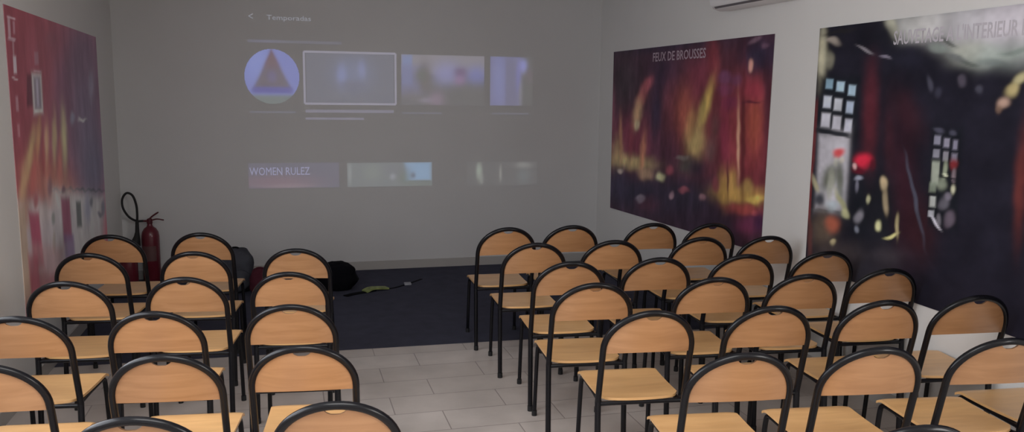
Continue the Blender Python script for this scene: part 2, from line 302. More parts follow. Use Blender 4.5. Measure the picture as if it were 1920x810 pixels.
ART_RESCUE = [
    ('g', 0.196, 0.6358, 44.31, 1.44, 0.09, -5.21, 0.127, 0.025, 0.037, 0.9),
    ('g', 0.3092, 0.6611, 29.15, 13.17, 6.64, -10.34, 0.062, 0.021, 0.031, 0.7),
    ('g', 0.3102, 0.4027, 29.19, 1.87, 0.83, -4.29, 0.05, 0.014, 0.024, 0.8),
    ('g', 0.5939, 0.4577, 91.38, 2.91, 0.84, -7.25, 0.143, 0.035, 0.032, 0.95),
    ('g', 0.3682, 0.2628, 26.11, 1.69, 2.7, -9.55, 0.052, 0.015, 0.02, 0.7),
    ('g', 0.2594, 0.5709, 61.22, 3.89, 0.8, -8.49, 0.07, 0.019, 0.029, 0.6),
    ('g', 0.2895, 0.9674, 30.08, 4.07, -0.53, -24.24, 0.598, 0.614, 0.598, 1.0),
    ('g', 0.3485, 0.9724, 14.34, 2.31, 0.37, -19.6, 0.636, 0.636, 0.628, 1.0),
    ('g', 0.4573, 0.9493, 13.64, 1.78, -0.18, -14.03, 0.656, 0.648, 0.689, 1.0),
    ('g', 0.5521, 0.9449, 15.41, 1.97, -0.15, -13.62, 0.702, 0.669, 0.737, 1.0),
    ('g', 0.6472, 0.9247, 17.44, 1.2, -1.46, -11.25, 0.661, 0.645, 0.678, 1.0),
    ('g', 0.4502, 0.8655, 21.66, -0.86, -7.68, -29.4, 0.622, 0.654, 0.576, 0.9),
    ('g', 0.5243, 0.8517, 15.95, 2.26, 2.3, -30.3, 0.439, 0.506, 0.472, 0.9),
    ('g', 0.2419, 0.9735, 59.09, 25.84, 10.06, -23.02, 0.666, 0.666, 0.527, 0.9),
    ('g', 0.3796, 0.8852, 34.38, -5.06, -33.21, -79.42, 0.319, 0.375, 0.347, 0.8),
    ('g', 0.4255, 0.8466, 36.39, -5.1, -38.63, -95.0, 0.182, 0.201, 0.209, 0.8),
    ('g', 0.5577, 0.862, 30.25, 4.98, 15.03, -123.05, 0.237, 0.299, 0.27, 0.7),
    ('g', 0.502, 0.8318, 27.45, -1.69, -22.39, -75.62, 0.138, 0.171, 0.171, 0.6),
    ('g', 0.4019, 0.9007, 48.57, -10.77, -76.12, -138.46, 0.059, 0.074, 0.063, 0.7),
    ('g', 0.4588, 0.8309, 48.48, -3.19, -33.84, -117.64, 0.06, 0.078, 0.069, 0.6),
    ('g', 0.2888, 0.8592, 18.78, -1.54, -8.15, -29.5, 0.018, 0.018, 0.031, 0.95),
    ('g', 0.1938, 0.9443, 17.55, 2.42, -0.19, -22.93, 0.016, 0.016, 0.026, 0.95),
    ('g', 0.0151, 0.8882, 69.23, 1.91, -1.04, -9.62, 0.678, 0.645, 0.466, 0.95),
    ('g', 0.0502, 0.943, 40.88, -4.33, -22.33, -78.37, 0.59, 0.516, 0.447, 0.85),
    ('g', 0.0426, 0.8713, 62.39, 3.81, -2.15, -33.39, 0.387, 0.375, 0.276, 0.6),
    ('g', 0.1617, 0.9018, 36.39, -11.07, -96.12, -182.82, 0.418, 0.387, 0.437, 0.8),
    ('g', 0.2293, 0.8631, 55.82, -14.09, -91.79, -191.25, 0.295, 0.27, 0.349, 0.8),
    ('g', 0.0735, 0.9783, 17.58, 3.32, 3.84, -117.61, 0.026, 0.024, 0.026, 0.9),
    ('b', 0.0839, 0.6828, 14.44, -0.04, -0.4, -8.69, 0.014, 0.017, 0.024, 0.95),
    ('b', 0.0486, 0.7724, 76.25, -1.59, -5.59, -51.74, 0.337, 0.529, 0.67, 0.95),
    ('b', 0.0888, 0.7612, 73.57, -2.57, -6.52, -52.72, 0.54, 0.742, 0.9, 0.95),
    ('b', 0.1296, 0.7463, 82.55, -2.67, -6.04, -50.95, 0.538, 0.739, 0.9, 0.95),
    ('b', 0.045, 0.699, 70.4, -1.48, -3.01, -41.99, 0.723, 0.776, 0.9, 0.95),
    ('b', 0.0845, 0.6892, 73.11, -2.56, -3.73, -42.77, 0.776, 0.813, 0.9, 0.95),
    ('b', 0.1262, 0.6799, 82.12, -2.66, -3.68, -43.66, 0.599, 0.714, 0.898, 0.95),
    ('b', 0.0434, 0.6249, 61.38, -1.29, -1.24, -35.27, 0.797, 0.797, 0.9, 0.95),
    ('b', 0.0841, 0.6166, 68.1, -2.37, -1.9, -37.39, 0.794, 0.794, 0.9, 0.95),
    ('b', 0.125, 0.6087, 81.85, -2.65, -1.9, -39.74, 0.753, 0.771, 0.9, 0.95),
    ('b', 0.0804, 0.4173, 18.2, 0.24, 0.7, -6.54, 0.716, 0.699, 0.769, 1.0),
    ('b', -0.0034, 0.3876, 92.72, 0.92, 0.6, -5.16, 0.252, 0.053, 0.056, 0.9),
    ('b', 0.0029, 0.569, 117.53, 1.21, 0.22, -7.45, 0.181, 0.043, 0.046, 0.8),
    ('b', 0.0728, 0.5749, 15.88, -1.59, -12.2, -115.2, 0.016, 0.019, 0.027, 0.95),
    ('b', 0.0803, 0.2546, 16.99, -0.58, 19.66, -150.8, 0.153, 0.16, 0.181, 0.9),
    ('g', 0.0973, 0.4977, 51.33, 3.16, 7.23, -58.15, 0.893, 0.121, 0.134, 1.0),
    ('g', 0.1126, 0.4697, 103.8, 6.4, 10.88, -77.94, 0.9, 0.841, 0.749, 0.9),
    ('g', 0.0916, 0.4624, 101.56, 6.24, 7.29, -51.38, 0.789, 0.789, 0.7, 0.9),
    ('g', 0.072, 0.3896, 37.79, -11.03, -4.22, -16.58, 0.148, 0.168, 0.118, 0.95),
    ('g', 0.11, 0.3855, 73.56, 4.53, 2.65, -14.48, 0.166, 0.188, 0.14, 0.85),
    ('g', 0.0774, 0.3686, 83.85, -1.59, 1.62, -17.53, 0.528, 0.543, 0.459, 0.85),
    ('g', 0.0201, 0.3555, 103.1, 44.59, 17.11, -29.09, 0.649, 0.609, 0.386, 0.9),
    ('g', 0.0408, 0.2922, 53.12, 3.22, 7.61, -34.21, 0.03, 0.037, 0.055, 0.95),
    ('g', 0.0866, 0.2826, 41.7, 2.55, 10.57, -45.42, 0.535, 0.651, 0.71, 0.7),
    ('g', 0.1859, 0.2848, 21.44, 1.34, 1.29, -5.3, 0.014, 0.016, 0.024, 1.0),
    ('g', 0.2521, 0.2908, 24.9, 1.58, 2.05, -8.24, 0.016, 0.017, 0.024, 0.95),
    ('g', 0.1191, 0.301, 84.59, 44.93, 13.09, -16.98, 0.485, 0.485, 0.268, 0.9),
    ('g', 0.1372, 0.2579, 64.63, 27.13, 32.11, -47.36, 0.642, 0.642, 0.365, 0.9),
    ('g', 0.1826, 0.4815, 37.66, -2.22, -0.84, -37.3, 0.868, 0.038, 0.085, 1.0),
    ('g', 0.169, 0.438, 45.87, 2.86, 12.84, -79.98, 0.128, 0.011, 0.024, 0.95),
    ('g', 0.1572, 0.4508, 135.56, 8.43, 12.17, -79.59, 0.87, 0.532, 0.532, 0.9),
    ('g', 0.2137, 0.4655, 115.27, 7.25, 8.18, -54.71, 0.115, 0.014, 0.026, 0.8),
    ('g', 0.1728, 0.4074, 65.89, 14.67, 35.78, -93.3, 0.388, 0.412, 0.519, 0.9),
    ('g', 0.1675, 0.3751, 181.53, 11.31, 9.24, -47.68, 0.271, 0.271, 0.35, 0.7),
    ('g', 0.2535, 0.4017, 99.81, 6.33, 8.55, -45.45, 0.813, 0.64, 0.393, 0.9),
    ('g', 0.2622, 0.3435, 118.45, 14.6, 6.35, -20.67, 0.512, 0.412, 0.264, 0.85),
    ('g', 0.2095, 0.3359, 162.16, 10.18, 11.83, -53.95, 0.639, 0.639, 0.405, 0.9),
    ('g', 0.2467, 0.2427, 117.31, 7.41, 15.01, -54.53, 0.819, 0.819, 0.461, 0.95),
    ('g', 0.1818, 0.2628, 80.25, -12.91, -2.04, -38.95, 0.385, 0.373, 0.435, 0.75),
    ('g', 0.287, 0.2139, 39.44, 17.28, 104.8, -128.41, 0.9, 0.846, 0.385, 0.95),
    ('g', 0.3038, 0.2545, 208.16, 13.3, 7.03, -25.33, 0.587, 0.5, 0.275, 0.85),
    ('g', 0.1796, 0.2095, 136.19, 8.49, 22.3, -78.78, 0.327, 0.355, 0.446, 0.7),
    ('g', 0.0625, 0.1763, 24.35, 1.48, 3.93, -13.9, 0.18, 0.133, 0.1, 0.9),
    ('g', 0.0913, 0.2066, 41.66, 2.55, 7.68, -28.27, 0.555, 0.152, 0.092, 0.9),
    ('g', 0.0999, 0.1316, 48.71, 52.38, 107.15, -81.63, 0.9, 0.768, 0.436, 0.9),
    ('g', 0.1188, 0.0825, 12.91, 0.79, 7.0, -20.61, 0.087, 0.07, 0.074, 0.85),
    ('g', 0.2787, 0.1368, 20.3, 1.29, 9.32, -27.46, 0.062, 0.052, 0.062, 0.7),
    ('g', 0.0129, 0.1161, 114.62, 6.9, 3.3, -10.81, 0.148, 0.054, 0.049, 0.7),
    ('g', 0.1804, 0.0177, 9.43, -0.13, 4.38, -15.51, 0.04, 0.037, 0.049, 0.7),
    ('b', 0.4204, 0.4513, 26.38, 0.67, 0.65, -6.0, 0.011, 0.013, 0.019, 0.95),
    ('b', 0.394, 0.5782, 119.22, -0.29, -0.97, -64.98, 0.348, 0.348, 0.451, 0.9),
    ('b', 0.418, 0.5716, 133.78, -0.15, -0.73, -65.88, 0.378, 0.366, 0.472, 0.9),
    ('b', 0.4399, 0.5668, 167.81, 0.0, -0.52, -63.02, 0.317, 0.307, 0.409, 0.9),
    ('b', 0.3942, 0.5328, 118.98, -0.28, 0.84, -68.73, 0.33, 0.33, 0.405, 0.9),
    ('b', 0.4182, 0.5268, 146.83, -0.17, 0.99, -61.94, 0.317, 0.307, 0.361, 0.9),
    ('b', 0.44, 0.5243, 150.74, 0.0, 1.25, -70.59, 0.29, 0.275, 0.359, 0.9),
    ('g', 0.396, 0.6128, 70.5, -9.84, -35.94, -136.55, 0.101, 0.101, 0.149, 0.8),
    ('g', 0.4308, 0.6031, 122.38, -16.49, -36.64, -139.38, 0.101, 0.101, 0.149, 0.7),
    ('b', 0.3958, 0.4653, 101.67, 2.5, 2.43, -24.82, 0.409, 0.453, 0.379, 0.95),
    ('g', 0.4184, 0.4817, 183.14, -7.48, -0.72, -27.68, 0.375, 0.424, 0.309, 0.9),
    ('g', 0.44, 0.5047, 107.03, 7.04, 6.84, -46.8, 0.284, 0.04, 0.047, 0.95),
    ('g', 0.4161, 0.4323, 90.43, 5.92, 7.95, -42.27, 0.273, 0.314, 0.241, 0.9),
    ('g', 0.4208, 0.4658, 145.61, -19.46, -39.33, -218.52, 0.812, 0.858, 0.64, 0.9),
    ('g', 0.4438, 0.4679, 187.29, 12.32, 9.5, -56.06, 0.303, 0.24, 0.272, 0.9),
    ('g', 0.4429, 0.4195, 188.26, -12.18, -1.97, -55.71, 0.714, 0.714, 0.519, 0.95),
    ('b', 0.3918, 0.4167, 117.82, 1.29, 6.26, -60.28, 0.275, 0.326, 0.255, 0.8),
    ('b', 0.3949, 0.3692, 128.62, 1.42, 6.81, -51.51, 0.577, 0.608, 0.592, 0.95),
    ('g', 0.4233, 0.3646, 81.5, -10.72, -5.42, -45.07, 0.147, 0.14, 0.174, 0.9),
    ('g', 0.4313, 0.39, 122.21, 8.02, 19.87, -92.0, 0.263, 0.24, 0.303, 0.8),
    ('b', 0.3934, 0.3261, 140.86, 1.54, 14.16, -89.69, 0.516, 0.53, 0.589, 0.95),
    ('g', 0.4413, 0.3199, 92.83, -17.95, -8.95, -41.04, 0.159, 0.128, 0.169, 0.9),
    ('g', 0.4158, 0.3095, 178.49, 11.66, 17.82, -67.81, 0.232, 0.22, 0.255, 0.8),
    ('g', 0.4082, 0.2964, 44.79, -28.57, -177.78, -164.51, 0.769, 0.751, 0.861, 0.95),
    ('b', 0.3935, 0.3911, 59.24, -0.93, 22.16, -300.98, 0.012, 0.014, 0.019, 0.9),
    ('b', 0.3966, 0.3436, 71.15, -1.11, 34.44, -337.58, 0.012, 0.014, 0.019, 0.9),
    ('b', 0.427, 0.456, 46.15, -5.51, -41.49, -274.72, 0.012, 0.014, 0.019, 0.85),
    ('g', 0.3462, 0.3716, 207.84, 50.32, 3.33, -6.76, 0.099, 0.104, 0.15, 0.85),
    ('g', 0.571, 0.7803, 41.02, 30.66, 63.19, -40.26, 0.674, 0.618, 0.351, 0.95),
    ('g', 0.5566, 0.7453, 34.32, 43.77, 70.03, -23.59, 0.671, 0.563, 0.281, 0.95),
    ('g', 0.5421, 0.7062, 67.86, 32.54, 44.66, -50.19, 0.573, 0.386, 0.308, 0.95),
    ('g', 0.5329, 0.6879, 142.82, 9.58, 2.67, -75.9, 0.285, 0.179, 0.129, 0.7),
    ('g', 0.5945, 0.8, 52.77, 33.06, 58.55, -45.11, 0.613, 0.538, 0.32, 0.9),
    ('g', 0.3617, 0.7694, 135.33, 37.34, 13.22, -40.08, 0.105, 0.105, 0.15, 0.8),
    ('g', 0.4432, 0.7767, 96.47, 6.37, -1.57, -72.39, 0.145, 0.127, 0.172, 0.8),
    ('g', 0.4833, 0.7455, 115.55, 7.69, -0.16, -65.77, 0.097, 0.097, 0.134, 0.7),
    ('g', 0.3865, 0.7367, 119.53, 7.81, 0.16, -55.71, 0.056, 0.056, 0.086, 0.7),
]
ART_ALARM_BASE = [(0.392, 0.106, 0.138), (0.9, 0.263, 0.342)]
ART_ALARM = [
    ('g', 0.7944, 0.7248, 2.87, -0.59, 0.02, -2.53, 0.304, 0.259, 0.38, 0.92),
    ('g', 0.7661, 0.8855, 4.37, -3.28, 0.14, -10.78, 0.341, 0.23, 0.329, 0.9),
    ('g', 0.8458, 0.3876, 4.08, -0.85, -0.51, -4.57, 0.299, 0.287, 0.418, 0.95),
    ('g', 0.4002, 0.9004, 5.75, -1.09, 1.06, -12.71, 0.436, 0.152, 0.203, 0.6),
    ('g', 0.4976, 0.7016, 11.29, -2.2, -0.0, -6.86, 0.315, 0.156, 0.246, 0.7),
    ('g', 0.3072, 0.8357, 15.81, -2.96, 0.51, -8.78, 0.44, 0.134, 0.167, 0.5),
    ('b', 0.0522, 0.9648, 32.36, -23.37, 7.89, -286.73, 0.895, 0.664, 0.76, 0.85),
    ('b', 0.0306, 0.9324, 103.78, -5.42, 4.16, -30.38, 0.824, 0.606, 0.689, 0.7),
    ('b', 0.0675, 0.9366, 120.07, -6.14, 6.78, -49.71, 0.714, 0.453, 0.543, 0.6),
    ('b', 0.0443, 0.8973, 36.23, -29.48, -6.31, -282.34, 0.777, 0.565, 0.652, 0.8),
    ('b', 0.0512, 0.8678, 161.92, -8.34, 4.41, -42.64, 0.712, 0.481, 0.542, 0.6),
    ('b', 0.0544, 0.8175, 80.25, -4.12, 2.9, -37.05, 0.9, 0.806, 0.887, 0.9),
    ('b', 0.0465, 0.7732, 40.05, -30.68, -21.63, -312.91, 0.838, 0.651, 0.701, 0.8),
    ('b', 0.0488, 0.6933, 95.94, -4.92, 0.7, -41.9, 0.693, 0.411, 0.484, 0.7),
    ('b', 0.046, 0.6076, 108.62, -5.57, -1.26, -48.5, 0.629, 0.339, 0.389, 0.6),
    ('b', 0.2463, 0.8081, 28.93, -15.89, -1.71, -330.39, 0.693, 0.425, 0.537, 0.8),
    ('b', 0.1665, 0.7379, 35.77, -6.54, 0.3, -18.53, 0.12, 0.053, 0.078, 0.75),
    ('b', 0.2315, 0.7278, 22.27, -1.03, 0.45, -14.57, 0.9, 0.9, 0.9, 0.95),
    ('b', 0.2318, 0.7296, 30.92, -1.43, 0.55, -17.39, 0.375, 0.333, 0.419, 0.9),
    ('b', 0.2318, 0.7296, 101.01, -4.67, 0.66, -20.74, 0.766, 0.727, 0.892, 0.7),
    ('b', 0.23, 0.6663, 28.62, -1.32, 0.64, -214.66, 0.9, 0.9, 0.9, 0.95),
    ('b', 0.2443, 0.8505, 50.24, -2.31, 3.91, -45.23, 0.546, 0.34, 0.422, 0.6),
    ('g', 0.4059, 0.9305, 17.66, -3.35, 3.49, -36.29, 0.4, 0.176, 0.232, 0.5),
    ('g', 0.5941, 0.6319, 36.73, -7.29, -1.06, -38.18, 0.531, 0.569, 0.735, 0.7),
    ('g', 0.72, 0.6215, 18.73, -9.22, -7.12, -123.54, 0.9, 0.9, 0.9, 0.85),
    ('g', 0.8847, 0.7737, 30.08, -6.25, 0.41, -16.65, 0.571, 0.571, 0.713, 0.5),
    ('g', 0.258, 0.4344, 4.32, -0.81, -1.85, -15.22, 0.68, 0.245, 0.205, 0.8),
    ('g', 0.3825, 0.3579, 5.44, -1.05, -2.4, -16.24, 0.807, 0.408, 0.314, 0.7),
    ('g', 0.1324, 0.526, 34.46, -19.23, -1.84, -12.99, 0.9, 0.663, 0.357, 0.9),
    ('g', 0.2069, 0.5683, 49.91, -18.66, -1.4, -15.71, 0.9, 0.563, 0.319, 0.9),
    ('g', 0.0513, 0.4243, 36.69, -16.71, -2.29, -12.54, 0.9, 0.59, 0.349, 0.9),
    ('g', 0.2847, 0.548, 47.04, -8.85, -1.05, -15.21, 0.9, 0.599, 0.395, 0.85),
    ('g', 0.3689, 0.5582, 43.77, -8.36, -0.78, -12.48, 0.9, 0.736, 0.447, 0.9),
    ('g', 0.4746, 0.5516, 32.17, -2.92, -0.5, -9.95, 0.9, 0.855, 0.507, 0.9),
    ('g', 0.4174, 0.4771, 41.58, -8.04, -1.15, -12.14, 0.8, 0.316, 0.267, 0.7),
    ('g', 0.1494, 0.466, 40.57, -19.02, -2.09, -13.52, 0.778, 0.231, 0.215, 0.8),
    ('g', 0.2432, 0.4937, 64.7, -12.1, -1.47, -15.41, 0.578, 0.144, 0.163, 0.7),
    ('g', 0.7485, 0.311, 3.93, -1.54, -28.15, -174.72, 0.121, 0.135, 0.182, 0.95),
    ('g', 0.3719, 0.3635, 11.84, -3.51, -38.62, -243.9, 0.199, 0.162, 0.207, 0.6),
    ('b', 0.6057, 0.1664, 2.89, -0.58, -1.35, -6.47, 0.9, 0.9, 0.9, 0.92),
    ('b', 0.2668, 0.1977, 3.45, -0.66, -1.91, -8.41, 0.748, 0.717, 0.764, 0.85),
    ('g', 0.1713, 0.3234, 9.01, -1.67, -4.74, -26.6, 0.815, 0.736, 0.736, 0.8),
    ('g', 0.0485, 0.3364, 28.36, -5.14, -3.44, -18.8, 0.659, 0.386, 0.29, 0.85),
    ('b', 0.0196, 0.2008, 30.06, 0.93, -1.35, -6.24, 0.654, 0.512, 0.399, 0.9),
    ('b', 0.1295, 0.2289, 22.94, 1.85, -1.9, -10.3, 0.56, 0.121, 0.212, 0.95),
    ('b', 0.4446, 0.2385, 20.37, 0.21, -1.89, -11.18, 0.452, 0.137, 0.236, 0.95),
    ('b', 0.4579, 0.1111, 17.8, 0.2, -3.4, -15.41, 0.373, 0.268, 0.485, 0.8),
    ('b', 0.5973, 0.2316, 31.93, -1.13, -3.09, -18.45, 0.178, 0.203, 0.203, 0.9),
    ('g', 0.7168, 0.2332, 21.23, -4.37, -2.86, -16.3, 0.5, 0.515, 0.663, 0.85),
    ('g', 0.7772, 0.2564, 40.91, -8.5, -6.78, -41.53, 0.232, 0.242, 0.314, 0.8),
    ('g', 0.954, 0.1915, 35.9, -7.71, -4.27, -24.32, 0.291, 0.317, 0.401, 0.85),
    ('g', 0.8963, 0.1764, 27.92, -5.94, -14.62, -79.22, 0.28, 0.28, 0.356, 0.8),
    ('g', 0.2865, 0.3878, 45.99, -8.71, -3.57, -25.43, 0.327, 0.173, 0.211, 0.8),
    ('g', 0.4305, 0.3571, 46.33, -9.02, -8.64, -59.67, 0.248, 0.133, 0.189, 0.8),
    ('g', 0.1487, 0.359, 51.92, -9.58, -7.34, -44.93, 0.521, 0.164, 0.185, 0.8),
    ('g', 0.3018, 0.2661, 59.63, -11.37, -9.66, -49.94, 0.315, 0.367, 0.346, 0.7),
    ('g', 0.2914, 0.1821, 59.52, -11.36, -5.77, -24.9, 0.54, 0.476, 0.415, 0.7),
    ('b', 0.2162, 0.0724, 6.07, -1.15, -2.46, -8.49, 0.665, 0.406, 0.434, 0.6),
    ('b', 0.091, 0.0716, 24.79, 0.88, -2.43, -8.95, 0.626, 0.172, 0.245, 0.7),
]

# ------------------------------------------------------------ printed pictures
# each row: kind, centre u v, inverse shape matrix, colour, strength
def paint(base, rows, nu, nv, fn=None):
    u, v = np.meshgrid(np.linspace(0, 1, nu+1), np.linspace(0, 1, nv+1), indexing='ij')
    b0 = np.array(base[0]); b1 = np.array(base[1])
    img = b0[None,None,:]*(1-u[...,None]) + b1[None,None,:]*u[...,None]
    # a little wobble so that the painted shapes are not perfect ovals
    wu = u + .0012*np.sin(v*61+np.sin(u*37)*2) + .001*np.sin(v*23+u*91); wv = v + .004*np.sin(u*73+np.sin(v*29)*2) + .003*np.sin(u*31-v*83)
    for k, cu, cv, a, b, c, d, R, G, B, s in rows:
        q = ((wu if k == 'g' else u)-cu, (wv if k == 'g' else v)-cv)
        x = a*q[0] + b*q[1]; y = c*q[0] + d*q[1]
        yield_ = None
        if k == 'g': al = s*np.exp(-(np.sqrt(x*x + y*y))**(2.6 if min(abs(a*d-b*c), 9999) < 900 else 3.8)*.7)
        else: al = s/(1+np.exp(14*(np.maximum(np.abs(x), np.abs(y))-1)))
        img = img*(1-al[...,None]) + np.array((R, G, B))*al[...,None]
    if fn is not None: img = fn(u, v, img)
    return img
def vnoise(u, v, fu, fv, seed):
    rng = np.random.RandomState(seed); g = rng.rand(int(fu)+3, int(fv)+3); x = u*fu; y = v*fv; i = x.astype(int); j = y.astype(int); a = x-i; b = y-j
    a = a*a*(3-2*a); b = b*b*(3-2*b)
    return (g[i,j]*(1-a)*(1-b) + g[i+1,j]*a*(1-b) + g[i,j+1]*(1-a)*b + g[i+1,j+1]*a*b)*2-1
def streaks(au, av, amp, seed):
    def fn(u, v, im):
        n = vnoise(u, v, au, av, seed)*.55 + vnoise(u, v, au*2.3, av*2.1, seed+1)*.3 + vnoise(u, v, au*4.5, av*5, seed+2)*.2
        return np.clip(im*np.exp(amp*n)[...,None], 0, .9)
    return fn
def art_panel(name, P, thick, img, m, parent=None, mask=None):
    """P: TL,TR,BR,BL corners in the place; img (nu+1, nv+1, 3), v up; a thin panel whose front carries the picture"""
    nu, nv = img.shape[0]-1, img.shape[1]-1
    TL, TR, BR, BL = [Vector(q) for q in P]; nrm = (TR-TL).cross(BL-TL).normalized()*-1
    bm = bmesh.new(); lay = bm.verts.layers.float_color.new('art'); V = []
    for i in range(nu+1):
        row = []
        for j in range(nv+1):
            u, v = i/nu, j/nv
            p_ = (BL*(1-u)+BR*u)*(1-v) + (TL*(1-u)+TR*u)*v
            x = bm.verts.new(p_ + nrm*thick); x[lay] = (*[float(t) for t in img[i, j]], 1); row.append(x)
        V.append(row)
    for i in range(nu):
        for j in range(nv):
            if mask is None or mask((i+.5)/nu, (j+.5)/nv): bm.faces.new((V[i][j], V[i+1][j], V[i+1][j+1], V[i][j+1]))
    if mask is None and thick > .002:
        loop = [V[i][0] for i in range(nu+1)] + [V[nu][j] for j in range(1, nv+1)] + [V[i][nv] for i in range(nu-1, -1, -1)] + [V[0][j] for j in range(nv-1, 0, -1)]
        back = []
        for x in loop:
            y = bm.verts.new(x.co - nrm*thick*.95); y[lay] = (.5,.5,.5,1); back.append(y)
        n = len(loop)
        for k in range(n): bm.faces.new((loop[k], back[k], back[(k+1)%n], loop[(k+1)%n]))
    else:
        for v_ in [v_ for v_ in bm.verts if not v_.link_faces]: bm.verts.remove(v_)
    o = obj(name, bm, m, parent, smooth=False); return o
def text_mesh(name, s, m, origin, xdir, ydir, width, height, parent=None, lift=.0015, bold=0):
    cu = bpy.data.curves.new('t', 'FONT'); cu.body = s; cu.size = 1; cu.offset = bold; cu.resolution_u = 2
    t = bpy.data.objects.new('t', cu); C.objects.link(t); bpy.context.view_layer.update()
    me = bpy.data.meshes.new_from_object(t); C.objects.unlink(t); bpy.data.objects.remove(t)
    xs = [v.co.x for v in me.vertices]; ys = [v.co.y for v in me.vertices]; x0, x1, y0, y1 = min(xs), max(xs), min(ys), max(ys)
    X = Vector(xdir).normalized(); Y = Vector(ydir).normalized(); N = X.cross(Y)
    for v in me.vertices: v.co = Vector(origin) + X*((v.co.x-x0)/(x1-x0)*width) + Y*((v.co.y-y0)/(y1-y0)*height) + N*lift
    me.name = name; me.materials.clear(); me.materials.append(m); o = bpy.data.objects.new(name, me); C.objects.link(o)
    if parent: o.parent = parent
    return o

M['print'] = attr_mat('poster_print', .45)
# a thing made of one picture panel, with its lettering as a part
def poster(name, label, P, img, texts):
    o = art_panel(name, P, .006, img, M['print']); tag(o, label, 'poster')
    for s, org, xd, w_, h_, mm in texts: text_mesh('title_lettering', s, mm, org, xd, (0,0,1), w_, h_, o, .0005, .015)
    return o
tA = mat('title_ink_pink', (.46,.36,.42), .6); tB = mat('title_ink_grey', (.53,.50,.55), .6); tC = mat('title_ink_white', (.42,.30,.36), .6)
def glow(u, v, im): return im
P1 = [(2.9928, 7.3866, 2.044), (3.0543, 4.8162, 2.044), (3.0537, 4.840, .6134), (2.9933, 7.3675, .5786)]
xr_ = (wx(0)-wx(1), -1, 0)
poster('forest_fire_poster', 'poster of a burning forest, orange and dark red, on the right wall near the corner', P1, paint(ART_FIRE_BASE, ART_FIRE, 260, 150, streaks(26, 7, .5, 3)),
       [('FEUX DE BROUSSES', (wx(6.558)-.0065, 6.558, 1.925), xr_, .88, .075, tA)])
P2 = [(3.0652, 4.360, 2.0456), (3.1237, 1.910, 2.0573), (3.1237, 1.910, .5884), (3.0652, 4.3579, .6234)]
poster('rescue_poster', 'large dark poster of two red-helmeted firefighters in a smoke-filled house, on the right wall', P2, paint(ART_RESCUE_BASE, ART_RESCUE, 300, 180, streaks(20, 14, .35, 8)),
       [("SAUVETAGE A L'INTERIEUR DE LOCAUX", (wx(3.74)-.0065, 3.745, 1.917), xr_, 1.12, .075, tB)])
P3 = [(-1.373, 4.885, 2.065), (-1.373, 7.064, 2.034), (-1.373, 7.064, .42), (-1.373, 4.885, .42)]
poster('fire_safety_poster', 'red and slate-blue fire safety poster with flames and magenta columns, on the left wall', P3, paint(ART_ALARM_BASE, ART_ALARM, 260, 170, streaks(22, 7, .22, 5)), [])

# ------------------------------------------------------------ image thrown on the front wall by a projector
WB = (.125, .12, .122)          # how the unlit wall reads; only what is brighter than it glows
def lin(c): c = c/255; return c/12.92 if c <= .04045 else ((c+.055)/1.055)**2.4
M['beam'] = attr_mat('projected_light', .6, WALLF)
def beam(rows, nu, nv, base=(104,103,104), fn=None):
    """rows in panel units: kind, u, v, half u, half v, colour 0-255, strength"""
    rr = [(k, u, v, 1/su, 0, 0, 1/sv, *[lin(q) for q in c], s) for k, u, v, su, sv, c, s in rows]
    im = paint([[lin(q) for q in base]]*2, rr, nu, nv, fn)
    return np.maximum(im - np.array(WB), 0)*.75
proj = thing('projected_image', 'faint projected menu with a round emblem and rows of thumbnails on the front wall', 'projected image', (0, YB, 0))
def bp(name, x0, x1, z0, z1, im, mask=None, label=None):
    y = -.0015; o = art_panel(name, [(x0, y, z1), (x1, y, z1), (x1, y, z0), (x0, y, z0)], .0005, im, M['beam'], proj, mask)
    if label: o['label'] = label
    return o
BLUE = (128,140,200)
def emblem_art(u, v, im):
    def mixin(im, a, c): return im*(1-a[...,None]) + np.array([lin(q) for q in c])*a[...,None]
    sg = lambda t: 1/(1+np.exp(-t))
    tri = sg(((.98-v)*.50 - np.abs(u-.5))*55)*sg((v-.27)*55)
    im = mixin(im, tri, (109,102,112)); im = mixin(im, tri*sg((v-.70)*25), (116,88,104))
    im = mixin(im, sg((.10-np.hypot((u-.5)*1.2, v-.50))*45)*.6, (112,106,148))
    im = mixin(im, sg((.055-np.abs(v-.25))*70)*sg((.37-np.abs(u-.5))*60), (96,95,158))
    return mixin(im, sg((.165-v)*60), (116,124,124))
bp('emblem', -.325, .138, 1.532, 2.008, beam([('g',.25,.75,.3,.3,(134,146,204),.8)], 90, 90, (124,131,188), emblem_art),
    lambda u, v: (u-.5)**2 + (v-.5)**2 < .25, 'round blue emblem with a reddish triangle')
th = beam([('b',.5,.5,.9,.9,(112,113,124),1.), ('g',.52,.6,.2,.3,(118,124,150),.8), ('g',.40,.55,.05,.2,(130,138,178),.8), ('g',.63,.68,.04,.16,(130,136,172),.8), ('g',.5,.35,.15,.1,(112,112,128),.7)], 90, 50)
thf = beam([], 90, 50, (146,144,158))
frame_mask = lambda u, v: not (.022 < u < .978 and .04 < v < .96) and not ((u < .015 or u > .985) and (v < .03 or v > .97))
bp('thumbnail', .196, .976, 1.548, 1.983, th)
bp('selection_frame', .172, 1.0, 1.528, 2.003, thf, frame_mask)
